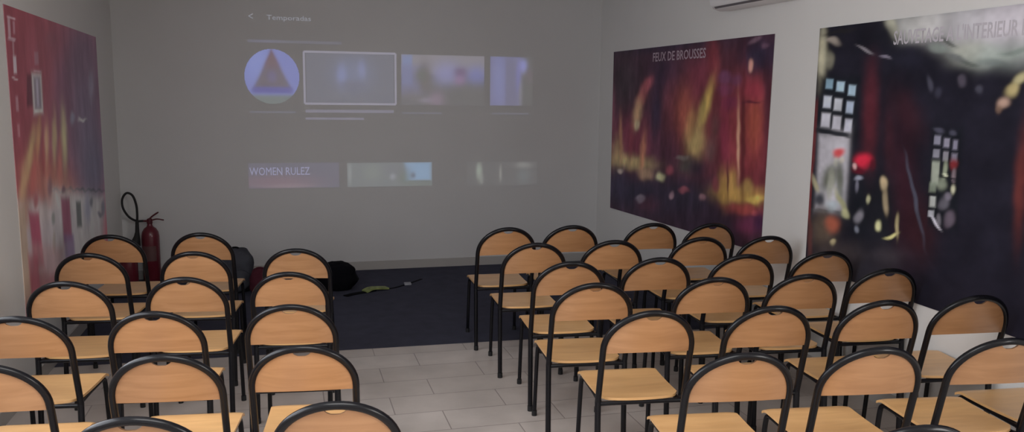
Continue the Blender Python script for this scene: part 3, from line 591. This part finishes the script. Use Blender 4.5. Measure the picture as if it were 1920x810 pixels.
bp('thumbnail', 1.043, 1.823, 1.532, 1.99, beam([('b',.5,.5,.9,.9,(108,106,116),.3), ('b',.5,.82,.6,.20,(138,134,142),.95), ('b',.07,.7,.06,.3,(122,134,172),.9), ('b',.14,.5,.16,.30,(118,118,150),.7), ('g',.55,.62,.16,.22,(136,136,176),.9), ('g',.9,.6,.12,.18,(118,122,172),.9),
    ('g',.28,.5,.07,.33,(108,104,104),1.), ('g',.24,.6,.06,.12,(104,106,104),1.), ('g',.71,.66,.07,.10,(110,92,124),.95), ('g',.70,.50,.06,.10,(142,116,152),.95), ('g',.8,.15,.35,.25,(104,103,104),1.), ('g',.30,.1,.08,.05,(138,132,146),.8), ('g',.42,.12,.08,.14,(136,120,136),.8), ('g',.12,.2,.12,.1,(116,112,116),.6)], 90, 50))
bp('thumbnail', 1.880, 2.30, 1.535, 1.99, beam([('b',.33,.5,.36,.55,(122,122,158),.95), ('g',.2,.55,.12,.5,(128,132,174),.8), ('b',.5,.45,.14,.5,(114,112,130),.6), ('g',.76,.82,.09,.13,(142,144,198),.95), ('g',.66,.6,.06,.3,(122,122,176),.7), ('g',.72,.25,.05,.25,(136,134,144),.8), ('g',.92,.6,.08,.15,(118,106,116),.6), ('g',.9,.2,.14,.3,(104,104,104),1.)], 50, 50))
bp('thumbnail', -.32, .47, .782, 1.008, beam([('b',.5,.5,.9,.9,(108,106,120),.9), ('g',.3,.25,.4,.25,(128,108,118),.8), ('g',.45,.1,.25,.08,(140,124,132),.7)], 80, 30))
bp('thumbnail', .542, 1.326, .782, 1.003, beam([('b',.5,.5,.9,.9,(118,122,124),.95), ('b',.83,.62,.155,.38,(132,158,186),.98), ('g',.03,.6,.02,.4,(142,146,146),.8), ('g',.3,.6,.1,.3,(128,134,130),.7), ('g',.55,.7,.15,.2,(116,118,124),.7), ('g',.53,.4,.03,.12,(146,148,156),.9), ('g',.77,.45,.03,.12,(104,108,122),.9), ('b',.86,.1,.14,.14,(112,118,116),.9), ('g',.67,.35,.06,.3,(108,116,108),.7)], 80, 30))
bp('thumbnail', 1.66, 2.36, .77, 1.0, beam([('g',.17,.62,.035,.3,(150,158,148),.95), ('g',.2,.3,.03,.2,(138,140,136),.8), ('g',.47,.5,.016,.28,(142,142,138),.9), ('g',.8,.85,.09,.12,(134,134,132),.9), ('g',.8,.4,.08,.3,(114,118,120),.8)], 80, 30))
bar = beam([], 60, 2, (126,124,138))
bp('caption_line', .186, .972, 1.458, 1.484, bar); bp('caption_line', .184, .70, 1.395, 1.414, bar)
dim = beam([], 60, 2, (112,112,122)); bp('caption_line', -.29, .10, 1.452, 1.468, dim); bp('caption_line', 1.05, 1.42, 1.452, 1.466, dim); bp('caption_line', 1.90, 2.26, 1.452, 1.466, dim)
bp('heading_line', -.29, .51, 2.062, 2.086, beam([('g',.2,.5,.15,.8,(116,116,132),.8)], 60, 2, (108,108,118)))
def glow_mat(name, c):
    m = bpy.data.materials.new(name); m.use_nodes = True; b = m.node_tree.nodes['Principled BSDF']; b.inputs['Base Color'].default_value = (*WALLF, 1)
    b.inputs['Emission Color'].default_value = (*[max(0, lin(q)-k) for q, k in zip(c, WB)], 1); b.inputs['Emission Strength'].default_value = 1; return m
gw = glow_mat('projected_text', (134,136,144)); gt = glow_mat('projected_text_blue', (138,138,164))
text_mesh('heading_lettering', 'Temporadas', gw, (-.125, -.002, 2.245), (1,0,0), (0,0,1), .375, .055, proj, 0)
text_mesh('back_arrow', '<', gw, (-.275, -.002, 2.262), (1,0,0), (0,0,1), .035, .045, proj, 0)
text_mesh('thumbnail_lettering', 'WOMEN RULEZ', gt, (-.31, -.0025, .90), (1,0,0), (0,0,1), .52, .07, proj, 0)

# ------------------------------------------------------------ air conditioner on the right wall
ac = thing('air_conditioner', 'white wall-mounted air conditioner high on the right wall above the forest fire poster', 'air conditioner', (wx(4.95), 4.95, 2.235), math.atan(SL))
prof = [(0,0), (-.085,-.005), (-.14,.010), (-.165,.036), (-.175,.09), (-.175,.22), (-.165,.26), (-.14,.275), (0,.275)]
def extr(bm, prof, y0, y1):
    a = [bm.verts.new((x, y0, z)) for x, z in prof]; b = [bm.verts.new((x, y1, z)) for x, z in prof]; n = len(prof)
    bm.faces.new(a); bm.faces.new(b[::-1])
    for k in range(n): bm.faces.new((a[k], a[(k+1)%n], b[(k+1)%n], b[k]))
bm = bmesh.new(); extr(bm, prof, -.42, .42); obj('casing', bm, M['white'], ac)
bm = bmesh.new(); extr(bm, [(-.095,-.0072), (-.136,.0055), (-.136,.0085), (-.095,-.003)], -.37, .37); obj('louvre_flap', bm, M['white'], ac)
bm = bmesh.new(); extr(bm, [(-.140,.0085), (-.152,.0205), (-.1535,.0195), (-.1415,.0075)], -.385, .385); obj('air_outlet', bm, M['slot'], ac)
bm = bmesh.new(); extr(bm, [(-.173,.252), (-.179,.252), (-.179,.105), (-.173,.105)], -.41, .41); obj('front_panel', bm, M['white'], ac)

# ------------------------------------------------------------ chairs
def seat_bm():
    bm = bmesh.new()
    def outline(s, t, dz):
        # s across -1..1, t from rear (0) to front (1)
        y0 = -.012 + .028*abs(s)**2.6 + .035*max(0, abs(s)-.86)/.14*.8
        y1 = .385 - .012*max(0, abs(s)-.85)/.15
        hw = .176 - .006*(1-t)
        y = y0 + (y1-y0)*t
        z = .418 - .008*math.sin(PI*min(1, t*1.1))*(1-abs(s)**2*.6) - .016*max(0, (t-.86)/.14)**2
        return Vector((s*hw, y, z-dz))
    f_ = lambda dz: (lambda i, j: outline(i*2-1, j, dz))
    grid_slab(bm, f_(0), f_(.011), 20, 18); return bm
def lean(z): return -.10*(z-.40)/.415 if z > .40 else -.022*(.40-z)/.40
RT, HW, BOW = .0130, .1825, .032      # tube radius, half width, how far the back curves out
def back_bm():
    bm = bmesh.new()
    def pt(i, j, d):
        x = math.sin((i*2-1)*PI/2)*.178
        zt = .64 + .163*math.sqrt(max(0, 1-(x/.1832)**2)) - .030*math.exp(-(abs(x)/.034)**4)
        zb = .634 - .010*(x/.178)**2
        zt = max(zt, zb+.003); z = zb + (zt-zb)*j
        bow = BOW*(1-(x/.1825)**2) + .002
        return Vector((x, lean(z) + .004 - bow + d, z))
    grid_slab(bm, lambda i, j: pt(i, j, -.004), lambda i, j: pt(i, j, .004), 44, 10); return bm
def make_chair():
    t = thing('school_chair', None, 'chair')
    obj('seat', seat_bm(), M['seat'], t); obj('backrest', back_bm(), M['back'], t)
    P = [(-HW, lean(z), z) for z in (.40, .46, .52, .58)] + [(-HW*math.cos(PI*k/28), lean(.64+.163*math.sin(PI*k/28)) - BOW*math.sin(PI*k/28)**2, .64+.163*math.sin(PI*k/28)) for k in range(29)] + [(HW, lean(z), z) for z in (.58, .52, .46, .40)]
    bm = bmesh.new(); sweep(bm, P, RT, 12); obj('back_frame', bm, M['tube'], t)
    for s in (-1, 1):
        bm = bmesh.new(); sweep(bm, [(s*HW, lean(z), z) for z in (.012, .2, .405)], RT, 12); l = obj('leg', bm, M['tube'], t)
        bm = bmesh.new(); sweep(bm, [(s*HW, lean(0), 0), (s*HW, lean(0), .028)], .0145, 12); obj('rubber_foot', bm, M['rubber'], l)
        bm = bmesh.new(); sweep(bm, smooth_path([(s*.166, .392, .012), (s*.163, .375, .24), (s*.160, .366, .358), (s*.158, .350, .387), (s*.158, .315, .394)], 5), .0105, 12); l = obj('leg', bm, M['tube'], t)
        bm = bmesh.new(); sweep(bm, [(s*.166, .393, 0), (s*.166, .392, .028)], .0135, 12); obj('rubber_foot', bm, M['rubber'], l)
        bm = bmesh.new(); sweep(bm, [(s*.158, .318, .3935), (s*.160, .16, .3935), (s*.166, .04, .393), (s*.178, -.004, .394)], .0105, 10); obj('seat_rail', bm, M['tube'], t)
    bm = bmesh.new(); sweep(bm, smooth_path([(-.176, .000, .395), (-.10, -.004, .397), (0, -.005, .3975), (.10, -.004, .397), (.176, 0, .395)], 5), .0095, 10); obj('rear_rail', bm, M['tube'], t)
    bm = bmesh.new(); sweep(bm, [(-.157, .30, .390), (.157, .30, .390)], .0095, 10); obj('front_rail', bm, M['tube'], t)
    return t
proto = make_chair()
def copy_tree(o, parent=None):
    c = o.copy(); C.objects.link(c); c.parent = parent
    for ch in list(o.children): copy_tree(ch, c)
    return c
CH = {
  'A1': (-1.003, 5.412, -0.121), 'A2': (-1.006, 4.845, -0.119), 'A3': (-0.957, 4.153, -0.119), 'A4': (-0.993, 3.553, -0.120), 'A5': (-0.929, 2.966, -0.120),
  'B1': (-0.495, 5.388, -0.120), 'B2': (-0.477, 4.783, -0.120), 'B3': (-0.454, 4.134, -0.120), 'B4': (-0.502, 3.519, -0.117), 'B5': (-0.393, 2.936, -0.121), 'B6': (-0.398, 2.394, -0.120),
  'C1': (0.055, 4.759, -0.120), 'C2': (0.013, 4.149, -0.120), 'C3': (0.014, 3.512, -0.120), 'C4': (0.050, 2.937, -0.119), 'C5': (0.130, 2.382, -0.120),
  'D1': (1.340, 5.085, -0.040), 'D2': (1.361, 4.540, -0.064), 'D3': (1.387, 3.997, -0.096), 'D4': (1.333, 3.520, -0.097), 'D5': (1.384, 3.018, -0.105), 'D6': (1.458, 2.452, -0.133), 'D7': (1.581, 1.804, -0.136),
  'E1': (1.766, 5.089, -0.040), 'E2': (1.833, 4.536, -0.064), 'E3': (1.873, 4.003, -0.094), 'E4': (1.929, 3.510, -0.094), 'E5': (1.893, 2.978, -0.101), 'E6': (1.935, 2.405, -0.127),
  'F1': (2.324, 5.079, -0.039), 'F2': (2.392, 4.535, -0.060), 'F3': (2.368, 3.992, -0.093), 'F4': (2.389, 3.481, -0.094), 'F5': (2.407, 2.960, -0.101), 'F6': (2.459, 2.392, -0.136),
  'G1': (2.711, 4.998, -0.040), 'G2': (2.816, 4.490, -0.064), 'G3': (2.858, 3.980, -0.091), 'G4': (2.872, 3.508, -0.091), 'G5': (2.868, 2.947, -0.096), 'G6': (2.870, 2.400, -0.100)}
ORD = {1: 'front', 2: 'second', 3: 'third', 4: 'fourth', 5: 'fifth', 6: 'sixth', 7: 'seventh'}
COLN = {'A': 'left wall column', 'B': 'middle column, left block', 'C': 'aisle column, left block',
        'D': 'aisle column, right block', 'E': 'second column, right block', 'F': 'third column, right block', 'G': 'right wall column'}
EXTRA = {'D1': 'frontmost beside the aisle, front legs on carpet, ', 'A5': 'cut off by the left edge, ', 'D7': 'arch top at the bottom edge, ', 'G6': 'seat corner at the right edge, ',
         'A1': 'in front of the extinguishers, ', 'B6': 'mostly below the bottom edge, ', 'C5': 'cut off by the bottom edge, '}
first = True
for k, (x, y, r) in CH.items():
    o = proto if first else copy_tree(proto); first = False
    left = k[0] in 'ABC'
    n = int(k[1]); cnt = {'A': 5, 'B': 6, 'C': 5, 'D': 7, 'E': 6, 'F': 6, 'G': 6}[k[0]]
    if k in EXTRA: pos = EXTRA[k] + COLN[k[0]]
    else: pos = ('frontmost' if n == 1 else ORD[n] + ' from front') + ' in ' + COLN[k[0]]
    o['label'] = 'beech chair, black frame, ' + pos
    o['category'] = 'chair'; o['group'] = 'school chairs in the left block' if left else 'school chairs in the right block'
    o.location = (x, y, .0032 if y > 4.9 else .0); o.rotation_euler = (0, 0, r); s = .97 if left else 1.0; o.scale = (s, s, s)

# ------------------------------------------------------------ fire extinguishers in the left front corner
e = thing('fire_extinguisher', 'tall red fire extinguisher with a looped black hose, standing in the left front corner', 'fire extinguisher', (-1.135, 7.60, .0032))
bm = bmesh.new(); lathe(bm, [(.001,0), (.066,0), (.072,.010), (.072,.40), (.066,.435), (.048,.465), (.026,.482), (.020,.500), (.020,.506), (.001,.506)], 32); obj('cylinder', bm, M['red'], e)
bm = bmesh.new(); lathe(bm, [(.001,.505), (.022,.505), (.024,.515), (.022,.545), (.012,.552), (.001,.552)], 18)
sweep(bm, [(-.012,0,.53), (-.052,0,.53)], .009, 10); obj('valve', bm, M['darkred'], e)
bm = bmesh.new(); sweep(bm, smooth_path([(.0,0,.548), (.03,-.004,.575), (.075,-.01,.605)], 4), [.007]*8+[.005], 8); sweep(bm, smooth_path([(.015,0,.535), (.06,-.006,.545), (.115,-.01,.535)], 4), .006, 8); obj('lever', bm, M['darkred'], e)
bm = bmesh.new(); hp = [(-.05,0,.53), (-.105,-.01,.535), (-.16,-.02,.575), (-.198,-.03,.65), (-.200,-.03,.725), (-.165,-.03,.775), (-.120,-.03,.755), (-.095,-.03,.68), (-.09,-.03,.60), (-.095,-.025,.52)]
sweep(bm, smooth_path(hp, 8), .0095, 10); obj('hose', bm, M['rubber'], e)
bm = bmesh.new(); sweep(bm, [(-.095,-.025,.53), (-.098,-.026,.44), (-.102,-.03,.40), (-.118,-.04,.33)], [.014,.017,.024,.045], 16); obj('nozzle_horn', bm, M['rubber'], e)
bm = bmesh.new()
for k in range(15):
    a0 = -2.3 + k*.1; r_ = .0726
    q = [(r_*math.cos(a), r_*math.sin(a), z) for a, z in ((a0,.19), (a0+.1,.19), (a0+.1,.32), (a0,.32))]; bm.faces.new([bm.verts.new(v) for v in q])
bmesh.ops.remove_doubles(bm, verts=bm.verts[:], dist=.0005); obj('instruction_label', bm, mat('label_paper_dark', (.11,.05,.05), .6), e)
e2 = thing('fire_extinguisher', 'shorter red fire extinguisher half hidden behind the chair nearest the left corner', 'fire extinguisher', (-1.285, 7.42, .0032))
bm = bmesh.new(); lathe(bm, [(.001,0), (.064,0), (.069,.010), (.069,.23), (.060,.262), (.035,.285), (.02,.292), (.02,.31), (.001,.31)], 32); obj('cylinder', bm, M['red'], e2)
bm = bmesh.new(); lathe(bm, [(.001,.308), (.023,.308), (.023,.340), (.012,.348), (.001,.348)], 18); sweep(bm, [(0,0,.345), (.03,-.02,.36), (.06,-.03,.362)], .006, 8); obj('valve', bm, M['rubber'], e2)

# ------------------------------------------------------------ bags left on the carpet
def blob(bm, c, r, seed, amp=.12, sq=2.6, nu=28, nv=20, flat=True):
    """a soft stuffed shape: superellipsoid with folds"""
    V = []
    for j in range(1, nv):
        ph = -PI/2 + PI*j/nv; row = []
        for i in range(nu):
            th_ = 2*PI*i/nu; f_ = lambda v: math.copysign(abs(v)**(2/sq), v)
            d = Vector((f_(math.cos(ph))*f_(math.cos(th_)), f_(math.cos(ph))*f_(math.sin(th_)), f_(math.sin(ph))))
            k = 1 + amp*noise.noise(d*1.7 + Vector((seed, 0, 0))) + amp*.5*noise.noise(d*4.5 + Vector((0, seed, 0)))
            p_ = Vector((d.x*r[0], d.y*r[1], d.z*r[2]))*k + Vector(c)
            if flat: p_.z = max(p_.z, .0)
            row.append(bm.verts.new(p_))
        V.append(row)
    a = bm.verts.new(Vector(c) + Vector((0,0,-r[2] if not flat else -c[2]))); b = bm.verts.new(Vector(c) + Vector((0,0,r[2]*1.01)))
    for j in range(len(V)-1):
        for i in range(nu): bm.faces.new((V[j][i], V[j][(i+1)%nu], V[j+1][(i+1)%nu], V[j+1][i]))
    for i in range(nu): bm.faces.new((a, V[0][(i+1)%nu], V[0][i])); bm.faces.new((b, V[-1][i], V[-1][(i+1)%nu]))
b1 = thing('backpack', 'dark grey backpack standing on the carpet between the left block\'s front chairs', 'bag', (-.425, 7.08, .0032), .2)
bm = bmesh.new(); blob(bm, (0,0,.17), (.145,.11,.185), 3.1, .10, 3.4); obj('bag_body', bm, M['bag'], b1)
bm = bmesh.new(); blob(bm, (0,-.115,.11), (.10,.035,.085), 5.1, .12, 3.0, flat=False); obj('front_pocket', bm, M['bag'], b1)
bm = bmesh.new(); sweep(bm, smooth_path([(-.035,.0,.345), (-.03,.0,.362), (0,.0,.368), (.03,.0,.362), (.035,.0,.345)], 4), .007, 8); obj('carry_handle', bm, M['black'], b1)
b2 = thing('shoulder_bag', 'small maroon bag slumped against the dark grey backpack on the carpet', 'bag', (-.215, 6.86, .0032), -.3)
bm = bmesh.new(); blob(bm, (0,0,.11), (.085,.075,.12), 8.3, .14, 2.6); obj('bag_body', bm, M['maroon'], b2)
bm = bmesh.new(); sweep(bm, smooth_path([(-.06,0,.18), (-.04,-.01,.225), (0,-.012,.238), (.04,-.01,.225), (.06,0,.18)], 5), .006, 8); obj('strap', bm, M['maroon'], b2)
b3 = thing('duffel_bag', 'black bag on the carpet just right of the aisle-side front chair of the left block', 'bag', (.385, 6.98, .0032), .1)
bm = bmesh.new(); blob(bm, (0,0,.105), (.175,.13,.12), 12.2, .16, 2.5); obj('bag_body', bm, M['black'], b3)
bm = bmesh.new(); blob(bm, (-.02,-.0,.195), (.10,.08,.04), 17.2, .2, 2.3, flat=False); obj('top_flap', bm, M['black'], b3)
s1 = thing('webbing_strap', 'strap with a yellow-green sleeve and grey buckle lying on the carpet beside the black bag', 'strap', (.60, 6.80, .0032))
def ribbon(bm, P, w_, t_):
    P = smooth_path(P, 6); L_ = len(P)
    A = []
    for i, p_ in enumerate(P):
        d = (P[min(i+1, L_-1)] - P[max(i-1, 0)]).normalized(); s_ = Vector((-d.y, d.x, 0)).normalized()*w_/2
        A.append([bm.verts.new(p_+s_), bm.verts.new(p_-s_), bm.verts.new(p_-s_+Vector((0,0,t_))), bm.verts.new(p_+s_+Vector((0,0,t_)))])
    for a, b in zip(A, A[1:]):
        for k in range(4): bm.faces.new((a[k], a[(k+1)%4], b[(k+1)%4], b[k]))
    bm.faces.new(A[0]); bm.faces.new(A[-1])
bm = bmesh.new(); ribbon(bm, [(-.16,-.10,.0), (-.08,-.04,.0), (0,.0,.0), (.09,.05,.0)], .05, .008); ribbon(bm, [(.18,.08,.0), (.27,.12,.0), (.38,.22,.0), (.54,.40,.0)], .022, .0032); obj('webbing', bm, M['black'], s1, smooth=False)
bm = bmesh.new(); ribbon(bm, [(.005,.0,.004), (.06,.035,.018), (.12,.06,.014), (.20,.09,.004)], .075, .014); obj('sleeve', bm, M['yellow'], s1, smooth=False)
bm = bmesh.new(); box(bm, .36, .42, .18, .24, 0, .018, .005); obj('buckle', bm, M['grey'], s1)
